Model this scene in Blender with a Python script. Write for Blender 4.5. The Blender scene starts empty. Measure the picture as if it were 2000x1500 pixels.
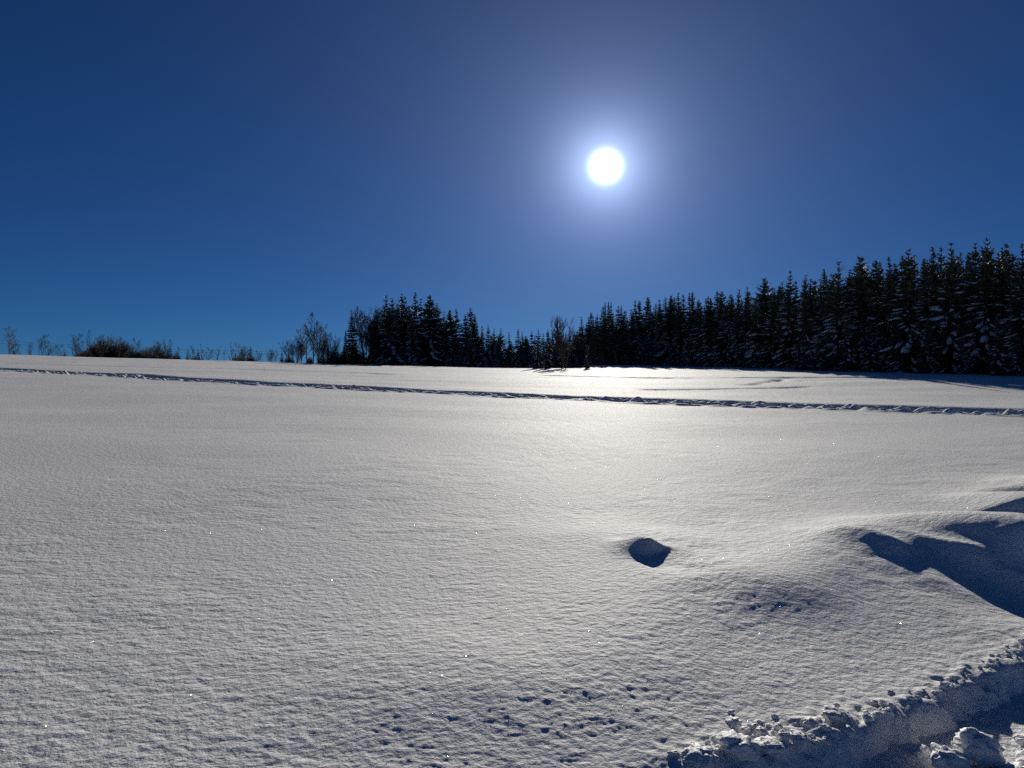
import bpy, math, random
import numpy as np
from mathutils import Vector

# ------------------------------------------------------------------ scene, camera, light
scene = bpy.context.scene
col = scene.collection
H = 1.55                      # eye height over the field's datum
F = 1500.0                    # focal length in photo pixels (2000 wide)
AZ, EL = 0.122, 0.2833        # sun: x/y and z/y of its direction
SUN = Vector((AZ, 1.0, EL)).normalized()

cam_d = bpy.data.cameras.new('camera'); cam = bpy.data.objects.new('camera', cam_d)
col.objects.link(cam)
cam_d.sensor_width = 36.0; cam_d.lens = 36.0 * F / 2000.0
cam_d.clip_start = 0.05; cam_d.clip_end = 9000
cam.location = (0, 0, H); cam.rotation_euler = (math.radians(90), 0, 0)
scene.camera = cam

world = bpy.data.worlds.new('World'); scene.world = world; world.use_nodes = True
nt = world.node_tree; nt.nodes.clear()
W = nt.nodes.new
sky = W('ShaderNodeTexSky'); sky.sky_type = 'NISHITA'; sky.sun_disc = False
sky.sun_elevation = math.asin(SUN.z); sky.sun_rotation = math.atan2(SUN.x, SUN.y)
sky.altitude = 2600; sky.air_density = 0.8; sky.dust_density = 0.15; sky.ozone_density = 5.0
bg = W('ShaderNodeBackground'); bg.inputs['Strength'].default_value = 0.05
tint = W('ShaderNodeMix'); tint.data_type = 'RGBA'; tint.blend_type = 'MULTIPLY'; tint.inputs[0].default_value = 1.0
tint.inputs[7].default_value = (0.20, 0.44, 0.66, 1)      # the deep winter blue of thin, dry air
nt.links.new(sky.outputs[0], tint.inputs[6]); nt.links.new(tint.outputs[2], bg.inputs['Color'])
# the sun's own disc and aureole, in world direction
tc = W('ShaderNodeTexCoord')
dot = W('ShaderNodeVectorMath'); dot.operation = 'DOT_PRODUCT'; dot.inputs[1].default_value = SUN
nt.links.new(tc.outputs['Generated'], dot.inputs[0])
def wm(op, a, b=None, clamp=False):
    n = W('ShaderNodeMath'); n.operation = op; n.use_clamp = clamp
    for i, v in enumerate((a, b)):
        if v is None: continue
        if isinstance(v, (int, float)): n.inputs[i].default_value = v
        else: nt.links.new(v, n.inputs[i])
    return n.outputs[0]
ang = wm('MULTIPLY', wm('ARCCOSINE', wm('MINIMUM', dot.outputs['Value'], 0.9999999)), 57.29578)
disc = wm('MULTIPLY', wm('POWER', wm('SUBTRACT', 1.0, wm('MULTIPLY', wm('SUBTRACT', ang, 0.5), 0.75, True), True), 3.0), 4.0)
h1 = wm('MULTIPLY', wm('EXPONENT', wm('MULTIPLY', ang, -0.60)), 1.3)
h2 = wm('MULTIPLY', wm('EXPONENT', wm('MULTIPLY', ang, -0.115)), 0.21)
glow = wm('ADD', wm('ADD', disc, h1), h2)
bg2 = W('ShaderNodeBackground'); bg2.inputs['Color'].default_value = (0.73, 0.90, 1.36, 1)
nt.links.new(glow, bg2.inputs['Strength'])
add = W('ShaderNodeAddShader'); out = W('ShaderNodeOutputWorld')
nt.links.new(bg.outputs[0], add.inputs[0]); nt.links.new(bg2.outputs[0], add.inputs[1])
nt.links.new(add.outputs[0], out.inputs['Surface'])

sun_d = bpy.data.lights.new('sun', 'SUN'); sun_d.energy = 3.9; sun_d.angle = math.radians(0.5)
sun_d.color = (1.0, 0.95, 0.84)
sun = bpy.data.objects.new('sun', sun_d); col.objects.link(sun)
sun.rotation_euler = (-SUN).to_track_quat('-Z', 'Y').to_euler()

vs = scene.view_settings
vs.view_transform = 'Standard'; vs.look = 'None'; vs.exposure = 0.0; vs.gamma = 1.0
vs.use_curve_mapping = False
scene.cycles.use_denoising = False
scene.cycles.max_bounces = 6; scene.cycles.diffuse_bounces = 4
scene.cycles.sample_clamp_indirect = 4.0

# ------------------------------------------------------------------ helpers
rnd = random.Random(7)
def tag(o, label=None, cat=None, group=None, kind=None):
    if label: o['label'] = label
    if cat: o['category'] = cat
    if group: o['group'] = group
    if kind: o['kind'] = kind
    return o

def mesh_np(name, verts, faces, mats, smooth=False, midx=None):
    """faces: (n,k) int array of one polygon size, or list of such arrays"""
    if not isinstance(faces, list): faces = [faces]
    faces = [np.asarray(f, np.int32) for f in faces if len(f)]
    me = bpy.data.meshes.new(name)
    v = np.asarray(verts, np.float32)
    me.vertices.add(len(v)); me.vertices.foreach_set('co', v.ravel())
    idx = np.concatenate([f.ravel() for f in faces])
    tot = np.concatenate([np.full(len(f), f.shape[1], np.int32) for f in faces])
    start = np.concatenate([[0], np.cumsum(tot)[:-1]]).astype(np.int32)
    me.loops.add(len(idx)); me.loops.foreach_set('vertex_index', idx)
    me.polygons.add(len(tot)); me.polygons.foreach_set('loop_start', start)
    me.polygons.foreach_set('loop_total', tot)
    if smooth: me.polygons.foreach_set('use_smooth', np.ones(len(tot), bool))
    for m in mats: me.materials.append(m)
    if midx is not None: me.polygons.foreach_set('material_index', np.asarray(midx, np.int32))
    me.update(calc_edges=True); me.validate()
    return me

def obj(name, me, parent=None, loc=None):
    o = bpy.data.objects.new(name, me); col.objects.link(o)
    if parent: o.parent = parent
    if loc is not None: o.location = loc
    return o

# vectorised gradient noise, about -1..1
def _hash(ix, iy, seed):
    h = (ix.astype(np.uint32) * np.uint32(374761393) + iy.astype(np.uint32) * np.uint32(668265263)
         + np.uint32(seed * 974634777 & 0xffffffff))
    h = (h ^ (h >> np.uint32(13))) * np.uint32(1274126177)
    h = h ^ (h >> np.uint32(16))
    return (h & np.uint32(0xffff)).astype(np.float32) * np.float32(2 * math.pi / 65536.0)
def pn(x, y, seed=0):
    x = np.asarray(x, np.float64); y = np.asarray(y, np.float64)
    fx = np.floor(x); fy = np.floor(y)
    ix = fx.astype(np.int64); iy = fy.astype(np.int64)
    dx = (x - fx).astype(np.float32); dy = (y - fy).astype(np.float32)
    u = dx * dx * dx * (dx * (dx * 6 - 15) + 10); v = dy * dy * dy * (dy * (dy * 6 - 15) + 10)
    def g(ox, oy):
        a = _hash(ix + ox, iy + oy, seed)
        return np.cos(a) * (dx - ox) + np.sin(a) * (dy - oy)
    a = g(0, 0); b = g(1, 0); c = g(0, 1); d = g(1, 1)
    return 1.5 * ((a + (b - a) * u) * (1 - v) + (c + (d - c) * u) * v)
def sstep(a, b, x):
    t = np.clip((x - a) / (b - a), 0, 1); return t * t * (3 - 2 * t)

# ------------------------------------------------------------------ materials
def new_mat(name):
    m = bpy.data.materials.new(name); m.use_nodes = True
    t = m.node_tree; b = t.nodes['Principled BSDF']
    return m, t, b
def noise(t, scale, detail=4, rough=0.55, vec=None, dim='3D'):
    n = t.nodes.new('ShaderNodeTexNoise'); n.noise_dimensions = dim
    n.inputs['Scale'].default_value = scale; n.inputs['Detail'].default_value = detail
    n.inputs['Roughness'].default_value = rough
    if vec is not None: t.links.new(vec, n.inputs['Vector'])
    return n
def bump(t, h, strength, dist, prev=None):
    n = t.nodes.new('ShaderNodeBump'); n.inputs['Strength'].default_value = strength
    n.inputs['Distance'].default_value = dist
    t.links.new(h, n.inputs['Height'])
    if prev is not None: t.links.new(prev, n.inputs['Normal'])
    return n.outputs['Normal']
def ramp2(t, fac, c0, c1, p0=0.3, p1=0.7):
    n = t.nodes.new('ShaderNodeValToRGB'); e = n.color_ramp.elements
    e[0].position = p0; e[1].position = p1; e[0].color = (*c0, 1); e[1].color = (*c1, 1)
    t.links.new(fac, n.inputs['Fac']); return n.outputs['Color']

def snow_material(name, grain=1.0, tint=(0.84, 0.84, 0.835), rough=0.78, spec=0.40):
    m, t, b = new_mat(name)
    g = t.nodes.new('ShaderNodeNewGeometry').outputs['Position']
    n1 = noise(t, 55, 5, 0.7, g); n2 = noise(t, 420, 2, 0.6, g)
    n0 = noise(t, 20, 3, 0.6, g)
    nn = bump(t, n0.outputs['Fac'], 0.75 * grain, 0.022)
    nn = bump(t, n1.outputs['Fac'], 0.55 * grain, 0.010, nn)
    nn = bump(t, n2.outputs['Fac'], 0.22 * grain, 0.003, nn)
    t.links.new(nn, b.inputs['Normal'])
    nc = noise(t, 0.7, 4, 0.6, g)
    c = ramp2(t, nc.outputs['Fac'], tuple(0.965 * v for v in tint), tint)
    t.links.new(c, b.inputs['Base Color'])
    b.inputs['Roughness'].default_value = rough
    b.inputs['Specular IOR Level'].default_value = spec
    return m
M_SNOW = snow_material('field_snow')
M_ROAD = snow_material('packed_road_snow', 1.6, (0.80, 0.81, 0.83), 0.5)
M_CHUNK = snow_material('lump_snow', 0.7, (0.84, 0.84, 0.85), 0.6, 0.4)
M_TSNOW = snow_material('branch_snow', 0.6, (0.82, 0.83, 0.86), 0.7, 0.3)

def foliage_material(name, c0, c1):
    m, t, b = new_mat(name)
    g = t.nodes.new('ShaderNodeNewGeometry').outputs['Position']
    n = noise(t, 3.5, 4, 0.65, g)
    t.links.new(ramp2(t, n.outputs['Fac'], c0, c1), b.inputs['Base Color'])
    b.inputs['Roughness'].default_value = 0.65; b.inputs['Specular IOR Level'].default_value = 0.25
    return m
M_NEEDLE = foliage_material('spruce_needles', (0.04, 0.054, 0.04), (0.085, 0.105, 0.07))
M_BARK = foliage_material('spruce_bark', (0.045, 0.034, 0.027), (0.10, 0.078, 0.06))
M_TWIG = foliage_material('bare_twigs', (0.05, 0.036, 0.03), (0.11, 0.08, 0.066))
M_TWIG2 = foliage_material('reddish_twigs', (0.085, 0.05, 0.045), (0.16, 0.10, 0.085))
M_PALE = foliage_material('pale_larch_twigs', (0.14, 0.13, 0.06), (0.24, 0.22, 0.11))
M_BUSH = foliage_material('bush_twigs', (0.022, 0.018, 0.016), (0.05, 0.04, 0.034))
M_WOOD = foliage_material('pole_wood', (0.06, 0.045, 0.035), (0.10, 0.08, 0.065))
M_WIRE = foliage_material('wire', (0.03, 0.03, 0.032), (0.04, 0.04, 0.042))

# ------------------------------------------------------------------ terrain
def base_z(x, y):
    x = np.asarray(x, np.float64); y = np.asarray(y, np.float64)
    yy = np.where(y > 0, y, y * 0.3)
    sp = 5.0 * np.logaddexp(0, -x / 5.0)
    z = 0.0368 * yy + 0.028 * (sp - 5.0 * math.log(2)) - 0.004 * (1 - sstep(24, 48, y)) * np.minimum(np.maximum(x, 0), 90)
    z = z + 0.37 * sstep(8, 26, x) * sstep(24, 48, y) * (1 - 0.7 * sstep(80, 110, y))
    z = z - 0.028 * np.maximum(0, sp - 120)
    def roll(d, k, L): return np.where(d < 0, 0, np.where(d < L, k * d * d, k * L * L + 2 * k * L * (d - L)))
    wl = 1 - sstep(1, 15, x - 0.02 * (y - 100))
    z = z - wl * roll(y - 92, 0.0011, 32) - (1 - wl) * roll(y - 175, 0.0007, 50)
    z = z + 0.05 * pn(x / 14, y / 14, 3) * sstep(4, 14, y) + 0.030 * pn(x / 4.6, y / 3.4, 4) * sstep(3, 8, np.hypot(x, y))
    z = z + sstep(18, 45, y) * 0.035 * pn(x / 16 + 0.3 * y / 16, y / 3.6, 5)
    return z
def z_at(x, y): return float(base_z(np.array([x]), np.array([y]))[0])

# ploughed edge of the road (plan view polyline)
EDX = np.array([-60, -20, -6, -2.0, -0.6, 0.44, 0.9, 1.28, 2.02, 2.94, 5.0, 10, 30, 80.])
EDY = np.array([-24, -6.5, 0.3, 2.0, 2.52, 2.84, 2.94, 3.10, 3.60, 4.24, 5.6, 9.0, 22, 54.])
ROAD_Z = 0.0
def edge_d(x, y):
    ey = np.interp(x, EDX, EDY); e2 = np.interp(x + 0.25, EDX, EDY); e1 = np.interp(x - 0.25, EDX, EDY)
    sl = (e2 - e1) / 0.5
    return (y - ey) / np.sqrt(1 + sl * sl)

TX, TY = -0.0, -1.0
def lee(x, y, cx, cy, amp, wx, back, front, ang=0.0, p=2.0):
    """wind-shaped lump: long gentle back towards the sun, steep face towards (sin a, -cos a)"""
    ca, sa = math.cos(ang), math.sin(ang)
    dx, dy = x - cx, y - cy
    l = dx * ca + dy * sa; s = dx * sa - dy * ca        # s > 0 on the steep side
    g = np.where(s < 0, np.exp(-(s / back) ** 2), np.exp(-np.abs(s / front) ** (p + 1)))
    return amp * g * np.exp(-np.abs(l / wx) ** p)
def seg_ridge(x, y, pts, amp, wl, wr):
    """ridge along a polyline; wl / wr = widths on the left / right of its direction"""
    best = np.full(x.shape, 1e9); side = np.zeros(x.shape); tt = np.zeros(x.shape)
    n = len(pts) - 1
    for i in range(n):
        (ax, ay), (bx, by) = pts[i], pts[i + 1]
        ux, uy = bx - ax, by - ay; L2 = ux * ux + uy * uy
        t = np.clip(((x - ax) * ux + (y - ay) * uy) / L2, 0, 1)
        qx, qy = x - ax - t * ux, y - ay - t * uy
        d = np.hypot(qx, qy); m = d < best
        best = np.where(m, d, best); side = np.where(m, (ux * qy - uy * qx) / math.sqrt(L2), side)
        tt = np.where(m, (i + t) / n, tt)
    w = wr + (wl - wr) * sstep(-0.4, 0.4, side)
    return amp * np.exp(-(best / w) ** 2), tt

def trail(x, y):
    """trodden track across the field: far wall sharp, near rim crumbled"""
    wob = 0.35 * pn(x / 9, y * 0 + 0.5, 21) + 0.12 * pn(x / 1.6, y * 0 + 3.5, 22)
    q = (y - (30.0 - 0.5 * x)) * 0.894 - wob
    l = x * 0.894 - y * 0.447
    far = 1 - sstep(1.15, 1.5, q + 0.10 * pn(l / 0.5, q * 0, 23))
    near = sstep(-1.3, -0.4, q + 0.3 * pn(l / 0.9, q / 0.9, 24))
    prof = far * near
    lumps = np.maximum(0, pn(l / 0.55, q / 0.4, 25)) * 0.26 + 0.06 * pn(l / 0.25, q / 0.22, 26)
    z = -(0.17 - 0.07 * sstep(-2, 12, x)) * prof * (0.85 + 0.3 * pn(l / 5.0, l * 0, 28)) + lumps * prof * sstep(1.45, 0.9, q)
    rim = np.exp(-((q + 1.2) / 0.45) ** 2) * np.maximum(0, pn(l / 0.7, q / 0.4, 27)) * 0.12
    rim2 = np.exp(-((q - 1.75) / 0.3) ** 2) * 0.05
    return z + rim + rim2
def thin_track(x, y, pts, depth, w, seed):
    r, tt = seg_ridge(x + 0.25 * pn(y / 3, x / 3, seed), y + 0.2 * pn(x / 2.2, y / 5, seed + 1), pts, 1.0, w, w)
    ends = sstep(0, 0.05, tt) * sstep(1.0, 0.95, tt)
    return -depth * np.minimum(1, 1.6 * r) * (0.6 + 0.4 * pn(x / 1.1, y / 1.1, seed + 2)) * ends

def near_shapes(x, y):
    """old plough bank under fresh snow, beside the road"""
    z = np.zeros(x.shape)
    x0, y0 = x, y
    x = x0 + 0.045 * pn(x0 / 0.6, y0 / 0.6, 91) + 0.010 * pn(x0 / 0.14, y0 / 0.14, 92)
    y = y0 + 0.045 * pn(x0 / 0.6, y0 / 0.6, 93) + 0.010 * pn(x0 / 0.14, y0 / 0.14, 94)
    r1, _ = seg_ridge(x, y, [(0.12, 3.55), (0.25, 3.6), (0.45, 3.85), (0.72, 4.45), (0.98, 5.4), (1.05, 6.2)], 0.085, 0.9, 0.64)
    z += r1
    r2, _ = seg_ridge(x, y, [(1.75, 5.05), (2.1, 5.4), (2.5, 6.0), (3.2, 6.6)], 0.112, 0.6, 0.55)
    z += r2
    z += lee(x, y, 1.04, 5.72, 0.105, 0.13, 0.34, 0.08, 0.55, 1.5)        # single lump with its pocket of shade
    z -= lee(x, y, 1.10, 5.48, 0.03, 0.2, 0.2, 0.3, 0.2)
    z += lee(x, y, 2.90, 5.95, 0.085, 0.20, 0.60, 0.15, 0.6, 1.7)
    z += lee(x, y, 4.06, 6.0, 0.33, 0.57, 0.95, 0.24, 0.25, 2.6)
    z += lee(x, y, 3.02, 5.25, 0.03, 0.16, 0.5, 0.4, 0.6, 2.0)
    z += lee(x, y, 3.62, 5.35, 0.13, 0.11, 0.8, 0.45, 0.45, 1.6)
    z -= lee(x, y, 3.5, 5.05, 0.12, 0.42, 0.45, 0.5, 0.4)
    z += lee(x, y, 5.4, 7.75, 0.20, 0.6, 0.9, 0.16, 0.0, 2.4)
    z += lee(x, y, 7.0, 8.9, 0.30, 1.0, 1.0, 0.3, -0.2, 2.4)
    z += 0.03 * sstep(0.0, 1.3, edge_d(x, y)) * sstep(3.4, 1.4, edge_d(x, y)) * sstep(-1, 1.5, x)
    return z

def ground_z(x, y, spacing):
    """x, y arrays; spacing = local mesh spacing, so no relief finer than the mesh is asked for"""
    z = base_z(x, y)
    r = np.hypot(x, y)
    nm = r < 14
    xs, ys = x[nm], y[nm]
    z[nm] += near_shapes(xs, ys)
    # the trodden track and thinner tracks farther up
    tm = (np.abs(y - (30 - 0.5 * x)) < 5) & (np.abs(x) < 120)
    z[tm] += trail(x[tm], y[tm])
    um = (r > 34) & (r < 110) & (y > 20)
    xu, yu = x[um], y[um]
    add = thin_track(xu, yu, [(2, 64), (6, 61), (17, 51), (27, 43.5), (42, 36)], 0.30, 0.5, 41)
    add += thin_track(xu, yu, [(12.5, 41.5), (15.6, 46.0), (16.6, 48.2)], 0.16, 0.35, 44)
    add += thin_track(xu, yu, [(16.6, 48.2), (16.8, 44.5)], 0.14, 0.3, 47)
    add += thin_track(xu, yu, [(6, 37), (10, 37.5), (14.5, 38.6), (15.2, 39.6)], 0.15, 0.33, 50)
    add += thin_track(xu, yu, [(-75, 62), (-45, 58), (-20, 60), (-8, 57)], 0.12, 0.5, 53)
    z[um] += add
    # wind-scoured crust: short scallops across the wind, patchy
    km = (r < 48) & (y > -3)
    xk, yk, sk, rk = x[km], y[km], spacing[km], r[km]
    d = edge_d(xk, yk)
    patch = sstep(-0.45, 0.35, pn(xk / 2.6, yk / 3.4, 61) + 0.5 * pn(xk / 0.8, yk / 0.9, 62))
    patch = 0.10 + 0.90 * np.maximum(patch, sstep(5.5, 4.0, rk) * 0.7)
    rot = 0.35 * sstep(-0.5, 2.5, xk)
    cx = xk + rot * yk; cy = yk - rot * xk
    wx = 0.25 * pn(cx / 0.33, cy / 0.33, 63)
    def octv(lx, ly, amp, seed):
        return amp * pn(cx / lx + wx, cy / ly + wx, seed) * np.clip(min(lx, ly) / (1.7 * sk) - 0.5, 0, 1)
    t = (octv(0.36, 0.20, 0.0034, 64) + octv(0.19, 0.085, 0.0029, 65) + octv(0.10, 0.046, 0.0031, 66)
         + octv(0.052, 0.026, 0.0036, 67) + octv(0.028, 0.017, 0.0023, 69) + octv(0.9, 0.6, 0.005, 68))
    z[km] += t * patch * (1.32 - 0.36 * sstep(6, 3, rk)) * (1 - 0.22 * sstep(-1.2, 0.2, xk) * sstep(5.2, 4.2, rk))
    # the ploughed edge: crumbled rim, steep face, road bed
    em = (np.abs(edge_d(x, y)) < 3.0) | (edge_d(x, y) < 0)
    xe, ye = x[em], y[em]
    rough = (0.05 * pn(xe / 0.34, ye / 0.34, 71) + 0.035 * pn(xe / 0.13, ye / 0.13, 72) + 0.016 * pn(xe / 0.05, ye / 0.05, 73))
    de = edge_d(xe, ye) + rough
    lump = np.abs(pn(xe / 0.17, ye / 0.17, 74)) * 0.6 + np.abs(pn(xe / 0.075, ye / 0.075, 75)) * 0.4
    rimw = np.exp(-((de - 0.05) / 0.13) ** 2) * sstep(0.4, 1.0, xe)
    ze = z[em] + rimw * (lump * (0.035 + 0.075 * np.exp(-((xe - 1.05) / 0.4) ** 2)) - 0.003)
    cut = sstep(0.0, -0.15, de)
    floor = ROAD_Z - 0.06 + 0 * ze
    z[em] = ze * (1 - cut) + floor * cut
    return z

def build_ground():
    th_d = np.radians(np.linspace(-43, 43, 930))
    th = np.concatenate([np.radians(np.linspace(-180, -43, 42, endpoint=False)), th_d,
                         np.radians(np.linspace(43, 180, 42, endpoint=False)[1:])])
    nth = len(th)
    tcl = np.clip(th, math.radians(-46), math.radians(60))
    rt = 30.0 / (np.cos(tcl) + 0.5 * np.sin(tcl))
    rows = []
    def dist(a, b, n, p):                     # n radii from a to b, spacing ~ r**p
        k = 1 - p; t = np.linspace(0, 1, n, endpoint=False)[:, None]
        return (a ** k + (b ** k - a ** k) * t) ** (1 / k)
    one = np.ones(nth)
    rows.append(dist(0.25 * one, 2.2 * one, 24, 1.3))
    half = 3.0 / np.maximum(0.35, (np.cos(tcl) + 0.5 * np.sin(tcl)) * 0.894)
    rows.append(dist(2.2 * one, rt - half, 520, 1.6))
    rows.append(dist(rt - half, rt + half, 80, 0.01))
    rows.append(dist(rt + half, 200 * one, 190, 1.45))
    rows.append(dist(200 * one, 5000 * one, 24, 1.3))
    R = np.concatenate(rows + [5000 * one[None]], 0)
    nr = R.shape[0]
    sp = np.gradient(R, axis=0)
    sp = np.maximum(sp, R * 0.0016)
    X = R * np.sin(th)[None]; Y = R * np.cos(th)[None]
    z = ground_z(X.ravel(), Y.ravel(), sp.ravel())
    v = np.stack([X.ravel(), Y.ravel(), z], 1)
    zc = z[:nth].mean()
    v = np.vstack([v, [[0, 0, zc]]])
    i, j = np.meshgrid(np.arange(nr - 1), np.arange(nth), indexing='ij')
    j2 = (j + 1) % nth
    q = np.stack([i * nth + j, i * nth + j2, (i + 1) * nth + j2, (i + 1) * nth + j], -1).reshape(-1, 4)[:, ::-1]
    jj = np.arange(nth); tri = np.stack([np.full(nth, len(v) - 1), (jj + 1) % nth, jj], 1)
    o = obj('snow_field', mesh_np('snow_field', v, [q, tri], [M_SNOW], True))
    tag(o, 'wide wind-crusted snow field rising gently to the tree line', kind='structure')
build_ground()

def build_road():
    # packed snow road beside the cut edge
    xs = np.concatenate([np.linspace(-60, -3, 60), np.linspace(-2.9, 5, 330), np.linspace(5.2, 80, 80)])
    ds = np.concatenate([np.linspace(0.12, -2.2, 130), np.linspace(-2.3, -5.2, 24)])
    ey = np.interp(xs, EDX, EDY); sl = np.gradient(ey, xs)
    sl = np.convolve(np.pad(sl, 12, 'edge'), np.ones(25) / 25, 'valid')
    nx, ny = -sl / np.sqrt(1 + sl ** 2), 1 / np.sqrt(1 + sl ** 2)
    X = xs[:, None] + nx[:, None] * ds[None]; Y = ey[:, None] + ny[:, None] * ds[None]
    Z = ROAD_Z + 0.02 * pn(X / 0.5, Y / 0.5, 81) + 0.012 * pn(X / 0.16, Y / 0.16, 82) + 0.006 * pn(X / 0.06, Y / 0.06, 83)
    Z += 0.02 * np.maximum(0, pn(X / 0.22, Y / 0.22, 84))
    n, m = X.shape
    i, j = np.meshgrid(np.arange(n - 1), np.arange(m - 1), indexing='ij')
    q = np.stack([i * m + j, (i + 1) * m + j, (i + 1) * m + j + 1, i * m + j + 1], -1).reshape(-1, 4)[:, ::-1]
    o = obj('ploughed_road', mesh_np('ploughed_road', np.stack([X, Y, Z], -1).reshape(-1, 3), q, [M_ROAD], True))
    tag(o, 'packed snow road below the cut edge of the field', kind='structure')
build_road()

# ------------------------------------------------------------------ snow lumps
def icosphere(sub):
    t = (1 + 5 ** .5) / 2
    v = [(-1, t, 0), (1, t, 0), (-1, -t, 0), (1, -t, 0), (0, -1, t), (0, 1, t), (0, -1, -t), (0, 1, -t), (t, 0, -1), (t, 0, 1), (-t, 0, -1), (-t, 0, 1)]
    f = [(0, 11, 5), (0, 5, 1), (0, 1, 7), (0, 7, 10), (0, 10, 11), (1, 5, 9), (5, 11, 4), (11, 10, 2), (10, 7, 6), (7, 1, 8),
         (3, 9, 4), (3, 4, 2), (3, 2, 6), (3, 6, 8), (3, 8, 9), (4, 9, 5), (2, 4, 11), (6, 2, 10), (8, 6, 7), (9, 8, 1)]
    v = [Vector(p).normalized() for p in v]
    for _ in range(sub):
        c = {}; nf = []
        def mid(a, b):
            k = (min(a, b), max(a, b))
            if k not in c: c[k] = len(v); v.append(((v[a] + v[b]) / 2).normalized())
            return c[k]
        for a, b, d in f:
            ab, bd, da = mid(a, b), mid(b, d), mid(d, a)
            nf += [(a, ab, da), (b, bd, ab), (d, da, bd), (ab, bd, da)]
        f = nf
    return np.array([tuple(p) for p in v]), np.array(f)
ICO = {k: icosphere(k) for k in (2, 3, 4)}
def lump_mesh(seed, sub, sx, sy, sz):
    v, f = ICO[sub]; s = seed * 7.13
    a = np.abs(pn(v[:, 0] * 1.3 + s, v[:, 1] * 1.3 + v[:, 2] * 1.1, seed))
    b = np.abs(pn(v[:, 0] * 2.9 + s, v[:, 2] * 2.9 - v[:, 1] * 2.3, seed + 1))
    c = pn(v[:, 1] * 6.1 + s, v[:, 2] * 6.1 + v[:, 0] * 5.2, seed + 2)
    r = 0.74 + 0.40 * a + 0.26 * b + 0.09 * c
    p = v * r[:, None] * np.array([sx, sy, sz])
    return mesh_np('snow_lump', p, f, [M_CHUNK], True)
LUMPS = [lump_mesh(k + 1, 3, 1.0 + 0.3 * rnd.random(), 0.8 + 0.3 * rnd.random(), 0.62 + 0.3 * rnd.random()) for k in range(9)]
def gz_near(x, y):
    a = np.array([float(x)]); b = np.array([float(y)])
    return float(ground_z(a, b, np.array([0.01]))[0])
def lump(x, y, r, z, label, group=None, k=None, sq=1.0):
    k = rnd.randrange(len(LUMPS)) if k is None else k
    o = obj('snow_lump', LUMPS[k])
    o.location = (x, y, z); o.scale = (r, r, r * sq)
    o.rotation_euler = (rnd.uniform(-.4, .4), rnd.uniform(-.4, .4), rnd.uniform(0, 6.28))
    return tag(o, label, 'snow lump', group)
def edge_pt(x, d):
    ey = float(np.interp(x, EDX, EDY)); sl = float((np.interp(x + .2, EDX, EDY) - np.interp(x - .2, EDX, EDY)) / .4)
    q = math.sqrt(1 + sl * sl); return x - sl / q * d, ey + d / q
# crumbs and clods along the rim
G = 'snow crumbs along the ploughed rim'
for k in range(150):
    x = rnd.uniform(0.62, 3.3); big = math.exp(-((x - 1.15) / 0.55) ** 2)
    d = abs(rnd.gauss(0.01, 0.045 + 0.08 * big)); r = rnd.uniform(0.006, 0.016) * (1 + 1.0 * big)
    px_, py_ = edge_pt(x, d)
    lump(px_, py_, r, gz_near(px_, py_) + r * 0.25, 'small snow crumb broken off along the ploughed field rim', G, sq=.7)
for (x, d, r, lab) in [(0.72, 0.03, 0.075, 'rounded snow clod at the bottom end of the ploughed rim'),
                       (0.90, 0.05, 0.085, 'broad crusted snow clod standing upright on the rim'),
                       (1.02, 0.02, 0.065, 'dark-faced snow clod leaning over the road cut'),
                       (1.17, 0.03, 0.055, 'knobbly snow clod beside the upright crusted clod'),
                       (1.02, 0.26, 0.042, 'lone snow clod lying on the field behind the rim'),
                       (1.45, 0.10, 0.075, 'flat crust slab tipped up on the rim'),
                       (1.32, 0.12, 0.045, 'paired snow clod beside the tipped crust slab')]:
    px_, py_ = edge_pt(x, d)
    lump(px_, py_, r, gz_near(px_, py_) + r * 0.02, lab, sq=.6)
# the clods lying on the road beyond the shade of the bank
for (x, y, r, sq, lab) in [(1.74, 3.04, 0.085, 0.9, 'largest snow clod lying on the road in the sun'),
                           (1.89, 3.12, 0.095, 1.15, 'tall knobbly snow clod at the back of the road heap'),
                           (1.97, 2.98, 0.07, 0.8, 'small snow clod in front of the road heap'),
                           (1.70, 3.19, 0.04, 0.9, 'little snow clod at the shaded end of the road heap'),
                           (1.80, 2.94, 0.07, 0.7, 'low flat snow clod under the road heap'),
                           (2.09, 3.08, 0.08, 0.5, 'low broad snow clod by the sunlit road surface'),
                           (2.20, 3.28, 0.05, 0.8, 'snow clod apart from the road heap in half shade')]:
    lump(x, y, r, ROAD_Z + r * 0.6 * sq, lab, sq=sq)
for k in range(26):
    x, y = rnd.uniform(1.62, 2.25), rnd.uniform(2.88, 3.2); r = rnd.uniform(.008, .026)
    lump(x, y, r, ROAD_Z + r * .5, 'small snow crumb scattered round the road heap', 'snow crumbs round the road heap')

# ------------------------------------------------------------------ tree builders (unit height)
class Bld:
    def __init__(s): s.v = []; s.t = []
    def tri(s, a, b, c):
        n = len(s.v); s.v += [a, b, c]; s.t.append((n, n + 1, n + 2))
    def tube(s, pts, rads, k=4):
        n0 = len(s.v)
        for i, (p, r) in enumerate(zip(pts, rads)):
            d = (pts[min(i + 1, len(pts) - 1)] - pts[max(i - 1, 0)]).normalized()
            a = d.orthogonal().normalized(); b = d.cross(a)
            for q in range(k):
                an = 2 * math.pi * q / k
                s.v.append(p + (a * math.cos(an) + b * math.sin(an)) * r)
        for i in range(len(pts) - 1):
            for q in range(k):
                q2 = (q + 1) % k; A = n0 + i * k
                s.t.append((A + q, A + q2, A + k + q2)); s.t.append((A + q, A + k + q2, A + k + q))
    def mesh(s, name, mat, smooth=False):
        return mesh_np(name, np.array([tuple(p) for p in s.v]), np.array(s.t), [mat], smooth)

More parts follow.
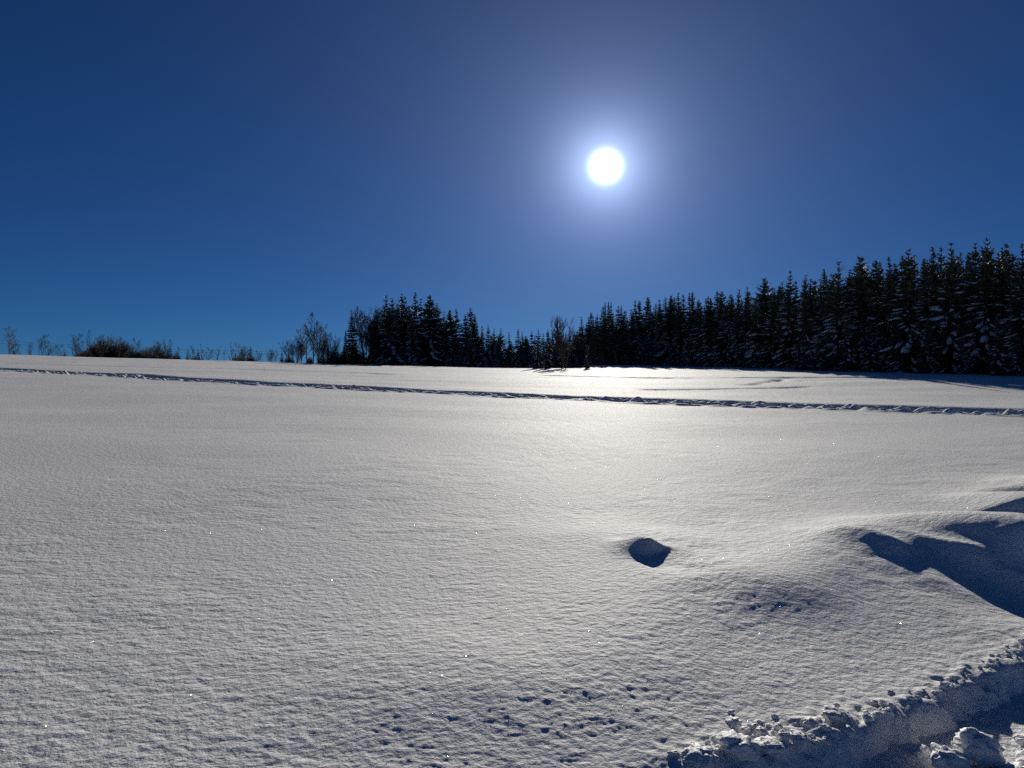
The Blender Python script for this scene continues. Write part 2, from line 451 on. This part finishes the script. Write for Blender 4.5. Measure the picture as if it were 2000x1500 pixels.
def spruce(seed, width, base, nwh, snow, dens=1.0):
    R = random.Random(seed)
    trunk = Bld(); crown = Bld(); sn = Bld()
    lean = Vector((R.uniform(-.012, .012), R.uniform(-.012, .012), 0))
    def axis(t): return Vector((0, 0, t)) + lean * math.sin(t * 2.4)
    trunk.tube([axis(t) for t in (-0.02, .1, .4, .75, .985)], [.016, .013, .010, .006, .002], 6)
    gap = R.random() * 6; pw = R.uniform(.55, .88); ph = R.random() * 6.3
    for w in range(nwh):
        t = base + (0.985 - base) * (w + R.uniform(-.3, .3)) / (nwh - 1)
        t = min(max(t, base), .98)
        f = (1 - t) / (1 - base)
        env = width / 2 * (0.095 + 0.905 * f ** pw) * (1 + .16 * math.sin(17 * t + ph) * math.sin(5.3 * t + gap)) * (1 - 0.35 * max(0, (f - .82) / .18))
        nb = 5 if f < .1 else (7 if f < .35 else 9)
        a0 = R.uniform(0, 6.28)
        for b in range(nb):
            az = a0 + 6.283 * b / nb + R.uniform(-.35, .35)
            L = env * R.uniform(.62, 1.16) * (1 + 0.16 * math.sin(2 * az + gap + 9 * t))
            if L < .006: continue
            out_ = Vector((math.cos(az), math.sin(az), 0)); side = Vector((-math.sin(az), math.cos(az), 0))
            el0 = 0.75 - 1.05 * min(1, f * 1.5) + R.uniform(-.15, .15)   # near the trunk: up at the top, down below
            p = axis(t); pts = [p.copy()]
            ns = 5
            for k in range(ns):
                q = k / (ns - 1)
                el = el0 - 0.35 * q * f + 0.55 * max(0, q - .6)
                p = p + (out_ * math.cos(el) + Vector((0, 0, 1)) * math.sin(el)) * (L / ns)
                pts.append(p.copy())
            # woody spine as a thin sliver
            crown.tri(pts[0] + Vector((0, 0, .003)), pts[0] - Vector((0, 0, .003)), pts[3])
            nt_ = max(3, int(6 * dens * (0.5 + L / (width / 2))))
            for k in range(nt_):
                q = (k + R.random()) / nt_; q = 0.12 + 0.88 * q
                i = min(int(q * ns), ns - 1); fr = q * ns - i
                c = pts[i].lerp(pts[i + 1], fr)
                wlen = L * (0.46 * (1 - q) ** 0.7 + 0.12) * R.uniform(.7, 1.25)
                fw = (pts[i + 1] - pts[i]).normalized()
                for sgn in (-1, 1):
                    dirv = (side * sgn * R.uniform(.6, 1) + fw * R.uniform(.5, 1.0) + Vector((0, 0, -R.uniform(.1, .75) * f - .05))).normalized()
                    e = c + dirv * wlen
                    wv = fw.cross(Vector((0, 0, 1))) * 0
                    h = wlen * R.uniform(.17, .30) + .0020
                    u = (fw * .7 + Vector((0, 0, R.uniform(.2, .8)))).normalized() * h
                    crown.tri(c - u, c + u, e)
                if R.random() < .55 * f + .15:        # hanging twiglets
                    e = c + Vector((R.uniform(-.2, .2), R.uniform(-.2, .2), -1)) * wlen * R.uniform(.35, .8)
                    crown.tri(c - fw * wlen * .16, c + fw * wlen * .16, e)
            e = pts[-1] + (pts[-1] - pts[-2]).normalized() * L * .12
            crown.tri(pts[-2] - side * L * .06, pts[-2] + side * L * .06, e)
            # snow lying along the branch
            if R.random() < snow * (0.55 + 0.45 * f) * (1.15 if math.sin(2 * az + 11 * t + ph) > -.2 else .3) and L > .02:
                i0 = R.choice([1, 1, 2]); wd = L * R.uniform(.06, .14) + .0015
                prev = None; lastk = ns
                for k in range(i0, lastk + 1):
                    q = (k - i0) / (lastk - i0)
                    ww = wd * (math.sin(math.pi * (0.12 + 0.80 * q)) * R.uniform(.7, 1.25))
                    th = ww * R.uniform(.45, .9)
                    cen = pts[k] + Vector((0, 0, .0025))
                    row = [cen - side * ww - Vector((0, 0, th * .6)), cen - side * ww * .5 + Vector((0, 0, th * .7)), cen + side * ww * .45 + Vector((0, 0, th * .8)), cen + side * ww - Vector((0, 0, th * .6))]
                    n0 = len(sn.v); sn.v += row
                    if prev is not None:
                        for m in range(3):
                            sn.t += [(prev + m, prev + m + 1, n0 + m + 1), (prev + m, n0 + m + 1, n0 + m)]
                    prev = n0
    # leader
    tip = axis(.98)
    for k in range(4):
        d = Vector((math.cos(k * 1.6), math.sin(k * 1.6), 0)) * .003
        crown.tri(tip - d, tip + d, axis(1.0))
    return dict(trunk=trunk.mesh('trunk', M_BARK, True), crown=crown.mesh('crown', M_NEEDLE),
                snow=sn.mesh('branch_snow', M_TSNOW, True) if sn.t else None)

def bare(seed, mat, stems=1, spread=0.35, upright=0.6, levels=4, kids=6, thick=.014, first=.22, fine=.0016, lens=.42):
    R = random.Random(seed); tr = Bld(); cr = Bld()
    UP = Vector((0, 0, 1))
    def grow(p, d, L, r, lev, bld):
        if lev == levels:
            d2 = (d + Vector((R.uniform(-1, 1), R.uniform(-1, 1), R.uniform(-.3, .9))) * .35).normalized()
            w = d.orthogonal().normalized() * fine * 1.0; w2 = d.cross(w)
            m_ = p + d * L * .5
            bld.tri(p - w, p + w, m_ + d2 * L * .5); bld.tri(p - w2, p + w2, m_ + d * L * .4)
            return
        n = 5 if lev == 0 else 4
        pts = [p.copy()]; rads = [r]
        for k in range(n):
            d = (d + Vector((R.uniform(-1, 1), R.uniform(-1, 1), R.uniform(-.5, .9))) * (.06 + .06 * lev) + UP * .05 * upright).normalized()
            p = p + d * L / n; pts.append(p.copy()); rads.append(max(fine * .7, r * (1 - .82 * (k + 1) / n)))
        bld.tube(pts, rads, 5 if lev == 0 else 3)
        if lev >= levels: return
        nk = kids + (3 if lev == 0 else 0)
        for k in range(nk):
            q = (first if lev == 0 else .2) + (1 - (first if lev == 0 else .2)) * (k + R.random()) / nk
            i = min(int(q * n), n - 1); c = pts[i].lerp(pts[i + 1], q * n - i)
            dd = (pts[i + 1] - pts[i]).normalized(); o1 = dd.orthogonal().normalized(); o2 = dd.cross(o1); a = R.uniform(0, 6.28)
            sd = o1 * math.cos(a) + o2 * math.sin(a)
            nd = (dd * (0.55 + upright * .8) + sd * R.uniform(.6, 1.1) + UP * upright * .45).normalized()
            LL = L * lens * (1.2 - .75 * q) * R.uniform(.7, 1.2)
            rr = max(fine, rads[i] * .5)
            grow(c, nd, LL, rr, lev + 1, cr)
    for s in range(stems):
        a = R.uniform(0, 6.28); k = 0 if stems == 1 else R.uniform(.2, 1)
        d = (UP + Vector((math.cos(a), math.sin(a), 0)) * spread * k).normalized()
        grow(Vector((math.cos(a), math.sin(a), 0)) * .03 * k - UP * .02, d, R.uniform(.78, 1.0) if stems > 1 else 1.0, thick * (1 if stems == 1 else .7), 0, tr)
    zmax = max(p.z for p in tr.v + cr.v)
    for b in (tr, cr): b.v = [p / zmax for p in b.v]
    return dict(trunk=tr.mesh('trunk', mat, True), crown=cr.mesh('crown', mat), snow=None)

def brush(seed, mat, n=260, wide=0.75):
    """dense leafless thicket: many stems fanning from the base, tops ragged"""
    R = random.Random(seed); tr = Bld(); cr = Bld()
    for k in range(n):
        a = R.uniform(0, 6.28); q = math.sqrt(R.random()); x0 = wide * .42 * q
        p = Vector((math.cos(a) * x0, math.sin(a) * x0 * .6, -.02))
        hh = (1 - .62 * q * q) * R.uniform(.72, 1.0)
        d = Vector((math.cos(a) * .35 * q, math.sin(a) * .3 * q, 1)).normalized()
        pts = [p.copy()]
        for j in range(4):
            d = (d + Vector((R.uniform(-1, 1), R.uniform(-1, 1), 0)) * .16).normalized(); p = p + d * hh / 4; pts.append(p.copy())
        (tr if k < 30 else cr).tube(pts, [.009, .007, .005, .004, .002], 3)
        for j in range(10):
            q2 = R.uniform(.15, .95); i = int(q2 * 4); c = pts[i].lerp(pts[i + 1], q2 * 4 - i)
            d2 = (Vector((R.uniform(-1, 1), R.uniform(-1, 1), R.uniform(.2, 1.1)))).normalized(); L = R.uniform(.07, .2)
            w = Vector((R.uniform(-1, 1), R.uniform(-1, 1), R.uniform(-.3, .3))).normalized() * .004
            cr.tri(c - w, c + w, c + d2 * L)
            c2 = c + d2 * L * .5; d3 = (d2 + Vector((R.uniform(-1, 1), R.uniform(-1, 1), .3))).normalized()
            cr.tri(c2 - w * .8, c2 + w * .8, c2 + d3 * L * .7)
    return dict(trunk=tr.mesh('trunk', mat, True), crown=cr.mesh('crown', mat), snow=None)

def plant(kind, name, px, top, y, label, cat, group=None, sx=1.0, rot=None, sink=0.0):
    """a tree whose tip is seen at (px, top) when it stands y metres off"""
    x = (px - 1000) / F * y; zg = z_at(x, y) - sink
    h = H + (750 - top) / F * y - zg
    o = obj(name, None, loc=(x, y, zg)); o.empty_display_size = 0.3
    sx *= rnd.uniform(.84, 1.2)
    o.scale = (h * sx, h * sx * rnd.uniform(.9, 1.1), h); o.rotation_euler = (rnd.gauss(0, .012), rnd.gauss(0, .012), rnd.uniform(0, 6.28) if rot is None else rot)
    obj('trunk', kind['trunk'], o); obj('crown', kind['crown'], o)
    if kind['snow']: tag(obj('branch_snow', kind['snow'], o), kind='stuff')
    return tag(o, label, cat, group)

SP_FULL = [spruce(100 + k, (.40, .46, .36, .42, .50, .38, .44)[k], .03, (34, 30, 36, 28, 32, 34, 26)[k], .9, 1.15) for k in range(7)]
SP_SLIM = [spruce(120 + k, (.27, .32, .24, .29, .35, .26)[k], .08, (36, 32, 38, 30, 34, 33)[k], .75, 1.1) for k in range(6)]
SP_HIGH = [spruce(140 + k, (.24, .27, .25)[k], .38, 30, .45, 1.0) for k in range(3)]
SP_SMALL = [spruce(160 + k, (.50, .58, .46)[k], .02, 20, .7, 1.1) for k in range(3)]
BARE = [bare(200, M_TWIG, 1, upright=.50, thick=.015, first=.08, levels=3, kids=8, lens=.54, fine=.0022), bare(201, M_TWIG, 1, upright=.75, thick=.013, first=.10, levels=3, kids=8, lens=.48, fine=.0022),
        bare(202, M_TWIG, 1, upright=.8, thick=.014, first=.15, levels=4, kids=6, lens=.46, fine=.0018), bare(203, M_TWIG, 4, .40, .7, levels=3, kids=7, lens=.48, fine=.0020)]
POPLAR = bare(210, M_TWIG, 1, upright=1.3, thick=.014, lens=.28, first=.05, kids=8, fine=.0028)
MULTI = bare(220, M_TWIG2, 12, .42, .85, levels=3, kids=8, lens=.34, fine=.0024)
CLUMP = bare(221, M_TWIG, 6, .50, .7, levels=3, kids=7, lens=.48, fine=.0020)
DENSE = bare(222, M_TWIG2, 7, .55, .6, levels=4, kids=5, lens=.42, fine=.003)
PALE = bare(223, M_PALE, 5, .14, 1.0, levels=4, kids=6, lens=.32, fine=.003)
REDSAP = bare(225, M_TWIG2, 5, .18, 1.0, levels=4, kids=6, lens=.30, fine=.003)
ROUND = bare(224, M_TWIG, 8, .55, .6, levels=3, kids=9, lens=.46, fine=.0017)
THICKET = [brush(230, M_BUSH, 380, 1.3), brush(231, M_BUSH, 320, 0.9)]

# ------------------------------------------------------------------ right-hand forest
EPX = [1120, 1150, 1250, 1400, 1500, 1600, 1800, 2000, 2300, 2600]
EPY = [150, 144, 126, 96, 78, 66, 56, 50, 42, 35]
def y_edge(px): return float(np.interp(px, EPX, EPY))
GF = 'spruces of the forest edge'
tips = [(1998, 476), (1967, 475), (1957, 482), (1923, 465), (1901, 474), (1876, 491), (1853, 475), (1838, 482), (1825, 481), (1807, 505),
        (1785, 497), (1775, 486), (1761, 499), (1738, 501), (1720, 511), (1709, 508), (1679, 503), (1665, 526), (1651, 526), (1638, 510),
        (1604, 526), (1583, 544), (1572, 537), (1545, 530), (1528, 550), (1519, 563), (1491, 544), (1462, 561), (1444, 564), (1430, 582),
        (1413, 570), (1402, 567), (1387, 578), (1366, 584), (1354, 569), (1348, 571), (1335, 575), (1327, 570), (1316, 580), (1310, 578),
        (1296, 580), (1288, 586), (1282, 592), (1269, 580), (1262, 581), (1251, 588), (1239, 586), (1213, 596), (1207, 598),
        (1179, 597), (1167, 614), (1154, 611), (1138, 618)]
front = {1923, 1998, 1853, 1775, 1738, 1679, 1638, 1604, 1545, 1572, 1491, 1901, 1825}
for k, (px, py) in enumerate(tips):
    e = y_edge(px)
    if px in front:
        plant(SP_FULL[rnd.randrange(7)], 'spruce_tree', px, py, e + rnd.uniform(0, 1.5), {1923: 'tallest snow-streaked spruce in the front row of the forest edge', 1545: 'wide spruce where the forest edge steps up beside lower trees', 1491: 'pointed spruce standing just before the step in the forest edge'}.get(px, 'broad snow-streaked spruce in the front row of the forest edge'), 'tree', GF if px not in (1923, 1545, 1491) else None, .86)
    elif px > 1500:
        plant(SP_SLIM[rnd.randrange(6)], 'spruce_tree', px, py, e + rnd.uniform(2, 6), 'slender dark spruce wedged behind the front row of forest', 'tree', 'slender spruces behind the forest front')
    else:
        plant((SP_HIGH + SP_SLIM)[rnd.randrange(9)], 'spruce_tree', px, py, e + rnd.uniform(0, 8), 'tall narrow spruce in the receding part of the forest edge', 'tree', 'narrow spruces of the far forest edge')
# young spruces at the feet of the forest front
for (px, h_, off) in [(1655, 120, -1), (1700, 95, -.5), (1756, 70, -1), (1815, 105, -1), (1880, 75, -1), (1950, 120, -1.2), (1985, 80, -1), (1600, 80, -1), (1430, 70, -1), (1476, 60, -2), (1520, 110, -1), (1560, 60, -1.5)]:
    e = y_edge(px) + off; x = (px - 1000) / F * e
    gp = 750 - (z_at(x, e) - H) / e * F
    plant(SP_SMALL[rnd.randrange(3)], 'young_spruce', px, gp - h_, e, 'low bushy young spruce with snow at the feet of the forest', 'tree', 'young spruces under the forest edge', .8)
for k in range(16):
    px = 1150 + 12 * k + rnd.uniform(-4, 4); e = y_edge(px) - 1 + rnd.uniform(-2, 2); x = (px - 1000) / F * e
    plant(SP_SMALL[k % 3], 'young_spruce', px, 750 - (z_at(x, e) - H) / e * F - rnd.uniform(22, 45), e, 'low dark undergrowth spruce below the leafless saplings', 'tree', 'undergrowth spruces of the far forest edge', 1.1)
# depth of the wood: rows behind and the part to the right of the frame
for row in range(4):
    px = 1128 + 9 * row
    while px < 2300:
        e = y_edge(px) + 1.8 + 3.8 * row + rnd.uniform(-1, 1)
        sky_py = np.interp(px, [1120, 1150, 1250, 1400, 1550, 1700, 1900, 2000, 2400], [648, 626, 598, 580, 550, 518, 490, 486, 440])
        plant((SP_SLIM + SP_FULL)[rnd.randrange(13)], 'spruce_tree', px, sky_py + rnd.uniform(0, 16) + (10 if row == 3 else 0), e, 'dark spruce deep inside the wood behind the forest front', 'tree', 'spruces inside the wood', 1.05)
        px += (30 if row < 2 else 40) * (1.0 if px > 1500 else .62) * rnd.uniform(.8, 1.2)
for px in range(2030, 2420, 42):
    plant(SP_FULL[rnd.randrange(7)], 'spruce_tree', px, np.interp(px, [2000, 2400], [470, 400]), y_edge(px) + rnd.uniform(0, 2), 'broad snow-streaked spruce in the front row of the forest edge', 'tree', GF, .86)
# the three-topped spruce and pale larches
for px, py in [(1182, 589), (1188, 588), (1193, 589)]:
    plant(SP_HIGH[px % 3], 'spruce_tree', px, py, 168, 'narrow spruce of the tight trio standing above the pale treetops', 'tree', 'tight trio of narrow spruces', .6)
for px, py, yy in [(1196, 624, 150), (1226, 618, 149), (1243, 620, 147), (1212, 628, 147)]:
    plant(PALE, 'larch_tree', px, py, yy, 'pale yellowish leafless sapling before the dark spruces', 'tree', 'pale leafless saplings', .8)
for px, py, yy in [(1122, 640, 130), (1142, 640, 128), (1158, 632, 138), (1176, 636, 136), (1095, 650, 128), (1190, 640, 134), (1205, 645, 133), (1222, 650, 132), (1240, 648, 131), (1260, 655, 129), (1130, 655, 124), (1168, 655, 130)]:
    plant(REDSAP, 'bare_tree', px, py, yy, 'reddish-brown leafless sapling between the bushy tree and the forest', 'tree', 'leafless saplings beside the forest', 1.2)
plant(MULTI, 'bare_tree', 1104, 613, 97, 'many-stemmed reddish leafless tree in front of the gap', 'tree', None, .9)
plant(SP_SMALL[2], 'young_spruce', 1147, 672, 93, 'lone young spruce standing out on the sunlit snow', 'tree', None, .75)
plant(SP_SMALL[0], 'young_spruce', 1052, 642, 97, 'young spruce on the left of the pair beside the many-stemmed tree', 'tree', None, .55)
plant(SP_SMALL[1], 'young_spruce', 1070, 643, 96, 'young spruce of the pair touching the many-stemmed tree', 'tree', None, .55)
plant(SP_SMALL[2], 'young_spruce', 1038, 647, 120, 'small spruce half hidden at the right end of the copse', 'tree', None, .6)

# ------------------------------------------------------------------ copse on the crest
GC = 'spruces of the copse on the crest'
for k, (px, py) in enumerate([(753, 577), (766, 582), (785, 574), (793, 580), (809, 571), (823, 584), (839, 578), (854, 592), (867, 609), (879, 607), (890, 603), (907, 614), (918, 601), (928, 613), (942, 637), (735, 606), (800, 600), (770, 610), (830, 615)]):
    plant(SP_FULL[rnd.randrange(7)], 'spruce_tree', px, py, 122 + rnd.uniform(0, 9), 'dark spruce crowded into the copse on the crest', 'tree', GC, .95 if px < 860 else .85)
for k, (px, py) in enumerate([(953, 633), (965, 642), (980, 641), (995, 649), (1012, 641), (1021, 646), (940, 655), (972, 668), (1003, 672), (1030, 662)]):
    plant((SP_FULL + SP_SLIM)[rnd.randrange(13)], 'spruce_tree', px, py, 116 + rnd.uniform(0, 8), 'short slim spruce in the low right tail of the copse', 'tree', 'short spruces in the tail of the copse', 1.0)
for k in range(26):
    px = rnd.uniform(740, 1025); py = np.interp(px, [690, 745, 760, 840, 870, 930, 960, 1030], [640, 606, 592, 592, 616, 622, 648, 660]) + rnd.uniform(0, 20)
    plant(SP_FULL[rnd.randrange(7)], 'spruce_tree', px, py, rnd.uniform(120, 136), 'dark spruce packed in behind the front of the copse', 'tree', 'spruces packed inside the copse', 1.1)
plant(SP_FULL[1], 'spruce_tree', 689, 611, 124, 'snow-edged spruce at the outer left corner of the copse', 'tree', None, .9)
plant(SP_FULL[2], 'spruce_tree', 676, 645, 122, 'short spruce leaning out of the copse towards the bare trees', 'tree', None, .9)
plant(ROUND, 'bare_tree', 715, 595, 121, 'rounded leafless tree leaning on the dark copse', 'tree', None, 1.0)
plant(ROUND, 'bare_tree', 735, 600, 126, 'leafless tree with fine twigs behind the rounded one', 'tree', None, .9, 2.0)
plant(DENSE, 'bare_tree', 905, 640, 118, 'low leafless shrub tangled in the copse front', 'tree', None, .9)

for px, py, yy in [(1026, 657, 119), (1044, 656, 121), (1060, 652, 122), (1080, 652, 121), (1092, 656, 119), (1112, 652, 122), (1122, 648, 124), (1133, 640, 126), (1086, 668, 112), (1118, 670, 112), (1062, 676, 108), (1034, 664, 124), (1050, 660, 126), (1072, 656, 126), (1100, 652, 127), (1106, 662, 118), (1128, 658, 118), (1138, 650, 126), (1018, 668, 118), (1045, 680, 110), (1078, 682, 108)]:
    plant(SP_FULL[rnd.randrange(7)], 'spruce_tree', px, py, yy, 'short spruce filling the dip between copse and forest', 'tree', 'short spruces in the dip', 1.1)
for px, py, yy in [(1085, 645, 118), (1124, 650, 118), (1136, 655, 116), (1075, 660, 114)]:
    plant(REDSAP, 'bare_tree', px, py, yy, 'reddish leafless sapling behind the many-stemmed tree', 'tree', 'leafless saplings in the dip', 1.3)

# ------------------------------------------------------------------ scattered trees along the left crest
L = [(BARE[2], 612, 609, 118, 'tallest slender leafless tree on the crest left of the copse', .95), (BARE[1], 598, 630, 119, 'leafless tree close against the tallest bare tree', 1.0),
     (BARE[3], 632, 630, 119, 'forked leafless tree between the tallest bare tree and the copse', .9), (CLUMP, 580, 654, 118, 'spreading leafless tree below the tallest bare tree', 1.0),
     (BARE[0], 563, 667, 116, 'small leaning leafless tree beside the low spruce bush', .9), (ROUND, 648, 672, 117, 'twiggy leafless bush at the foot of the copse', 1.1),
     (CLUMP, 620, 655, 116, 'leafless scrub around the trunk of the tallest bare tree', 1.0), (BARE[3], 528, 679, 135, 'small fan-shaped leafless tree alone on the crest', 1.2),
     (BARE[1], 510, 688, 140, 'thin leafless sapling next to the fan-shaped tree', 1.0), (CLUMP, 476, 666, 135, 'leafless tree in the small mixed clump on the crest', 1.0),
     (POPLAR, 454, 668, 137, 'upright leafless tree at the edge of the mixed clump', 1.3), (POPLAR, 438, 676, 140, 'thin leafless pole-like tree in the gap', 1.0),
     (POPLAR, 425, 675, 139, 'bushy upright leafless tree in the gap', 1.8), (POPLAR, 394, 670, 138, 'upright leafless tree behind the taller little spruce', 1.5),
     (BARE[1], 376, 674, 139, 'leafless tree behind the shorter little spruce', 1.0), (BARE[2], 331, 662, 138, 'leafless tree at the end of the smaller thicket', 1.0),
     (BARE[1], 318, 661, 138, 'leafless tree rising out of the smaller thicket', 1.0), (BARE[0], 264, 659, 140, 'leafless tree in the gap between the two thickets', .9),
     (BARE[2], 175, 643, 140, 'slim leafless tree at the edge of the large thicket', .8), (BARE[0], 155, 650, 138, 'leafless tree with upswept boughs beside the large thicket', 1.05),
     (BARE[1], 147, 664, 139, 'smaller leafless tree under the upswept one', 1.1), (BARE[0], 119, 672, 142, 'small dark leafless tree between two larger ones', 1.1),
     (BARE[0], 90, 652, 137, 'leafless tree with rising boughs under the wire', 1.05), (BARE[1], 82, 664, 137, 'thin second stem beside the rising-boughed tree', .9),
     (BARE[0], 17, 637, 134, 'large broad leafless tree at the far end of the crest', 1.1), (BARE[2], -30, 640, 134, 'leafless tree past the far end of the crest', 1.0)]
for kd, px, py, y, lab, sx in L: plant(kd, 'bare_tree', px, py, y, lab, 'tree', None, sx)
for k, (px, py, y, lab, s) in enumerate([(550, 686, 118, 'low spruce bush beside the small leaning tree', .8), (489, 677, 136, 'rounded dark spruce in the small mixed clump', .95), (460, 690, 136, 'low dark spruce filling the mixed clump', .9),
        (387, 682, 138, 'taller little spruce of the two on the bare crest', .7), (367, 681, 137, 'shorter little spruce of the two on the bare crest', .7), (346, 688, 138, 'tiny spruce past the end of the smaller thicket', .7),
        (126, 686, 140, 'tiny spruce at the foot of the small dark tree', 1.0), (27, 684, 137, 'tiny spruce at the foot of the large broad tree', 1.3), (94, 687, 138, 'tiny spruce under the rising-boughed tree', 1.2)]):
    plant(SP_SMALL[k % 3], 'young_spruce', px, py, y, lab, 'tree', None, s)
for kd, px, py, y, lab, s in [(THICKET[0], 214, 649, 139, 'large dark leafless thicket on the crest', .78), (THICKET[1], 240, 658, 140, 'reddish leafless brush at the end of the large thicket', .9), (THICKET[1], 190, 664, 139, 'leafless brush at the start of the large thicket', .9),
                           (THICKET[1], 298, 668, 138, 'smaller dark leafless thicket on the crest', 1.0), (THICKET[1], 322, 676, 138, 'low brush joined to the smaller thicket', 1.0), (THICKET[0], 690, 668, 119, 'dark underbrush at the outer corner of the copse', .8)]:
    plant(kd, 'thicket', px, py, y, lab, 'bush', None, s, rot=0.3)

for k, (px, py) in enumerate([(343, 686), (382, 691), (468, 688), (490, 689), (565, 693), (605, 694), (632, 690), (655, 680), (260, 678), (278, 676), (165, 678)]):
    plant(THICKET[k % 2], 'brushwood', px, py, 128 if px < 540 else 117, 'low leafless brushwood along the foot of the crest trees', 'bush', 'low brushwood on the crest', .8, rot=rnd.uniform(-.4, .4))
for k, (px, py) in enumerate([(408, 678), (350, 676), (306, 663), (502, 684), (540, 682), (570, 660), (588, 640), (622, 625), (640, 645), (660, 660), (232, 655), (200, 652), (60, 668), (36, 668)]):
    plant(BARE[(0, 1, 3)[k % 3]], 'bare_tree', px, py, 130 if px < 540 else 121, 'thin leafless tree among the others on the crest', 'tree', 'thin leafless trees on the crest', .95)

# ------------------------------------------------------------------ overhead line behind the crest
def pole(px, top, y, label):
    x = (px - 1000) / F * y; zg = z_at(x, y); zt = H + (750 - top) / F * y
    o = obj('utility_pole', None, loc=(x, y, zg))
    b = Bld(); b.tube([Vector((0, 0, -.3)), Vector((0, 0, (zt - zg) * .5)), Vector((0, 0, zt - zg + .3))], [.14, .12, .09], 8)
    obj('post', b.mesh('post', M_WOOD, True), o)
    b = Bld(); b.tube([Vector((-.7, 0, zt - zg)), Vector((.7, 0, zt - zg))], [.05, .05], 6)
    obj('crossarm', b.mesh('crossarm', M_WOOD, True), o)
    tag(o, label, 'pole'); return Vector((x, y, zt))
pa = pole(-330, 640, 150, 'wooden line pole past the far end of the crest')
pb = pole(640, 690, 150, 'wooden line pole hidden among the bare trees')
for s, lab in ((-.55, 'thin overhead wire strung behind the crest, rear strand'), (.55, 'thin overhead wire strung behind the crest, front strand')):
    b = Bld(); pts = []
    for k in range(41):
        t = k / 40; p = pa.lerp(pb, t); p.z -= 4 * t * (1 - t) * 1.2; p.y += s; p.z += s * .5; pts.append(p)
    b.tube(pts, [.022] * 41, 4)
    tag(obj('overhead_wire', b.mesh('overhead_wire', M_WIRE, True)), lab, 'wire')

# ------------------------------------------------------------------ loose frost crystals on the crust
def frost():
    g = np.random.default_rng(5); n = 64000
    r = 2.7 + 24 * g.random(n) ** 1.5; th = g.uniform(-0.68, 0.68, n)
    x = r * np.sin(th); y = r * np.cos(th)
    k = edge_d(x, y) > 0.25; x, y, r = x[k], y[k], r[k]; n = len(x)
    z = ground_z(x, y, 0.00156 * r ** 1.6) + 0.003
    nrm = np.stack([g.normal(0, .42, n), g.normal(0, .42, n), np.ones(n)], 1); nrm /= np.linalg.norm(nrm, axis=1)[:, None]
    a = np.cross(nrm, np.stack([np.cos(g.uniform(0, 6.28, n)), np.sin(g.uniform(0, 6.28, n)), np.zeros(n)], 1))
    a /= np.linalg.norm(a, axis=1)[:, None]; b = np.cross(nrm, a)
    sz = (0.0010 + 0.0024 * g.random(n) ** 3)[:, None]
    c = np.stack([x, y, z], 1)
    v = np.stack([c - a * sz, c - b * sz * .7, c + a * sz, c + b * sz * .7], 1).reshape(-1, 3)
    m, t, bs = new_mat('ice_crystal')
    nn = noise(t, 30, 2); t.links.new(ramp2(t, nn.outputs['Fac'], (.82, .82, .84), (.85, .85, .86)), bs.inputs['Base Color'])
    bs.inputs['Roughness'].default_value = 0.11; bs.inputs['Specular IOR Level'].default_value = 0.6
    o = obj('frost_crystals', mesh_np('frost_crystals', v, np.arange(4 * n).reshape(-1, 4), [m]))
    tag(o, 'loose glinting frost crystals scattered over the snow crust', 'frost', kind='stuff')
frost()
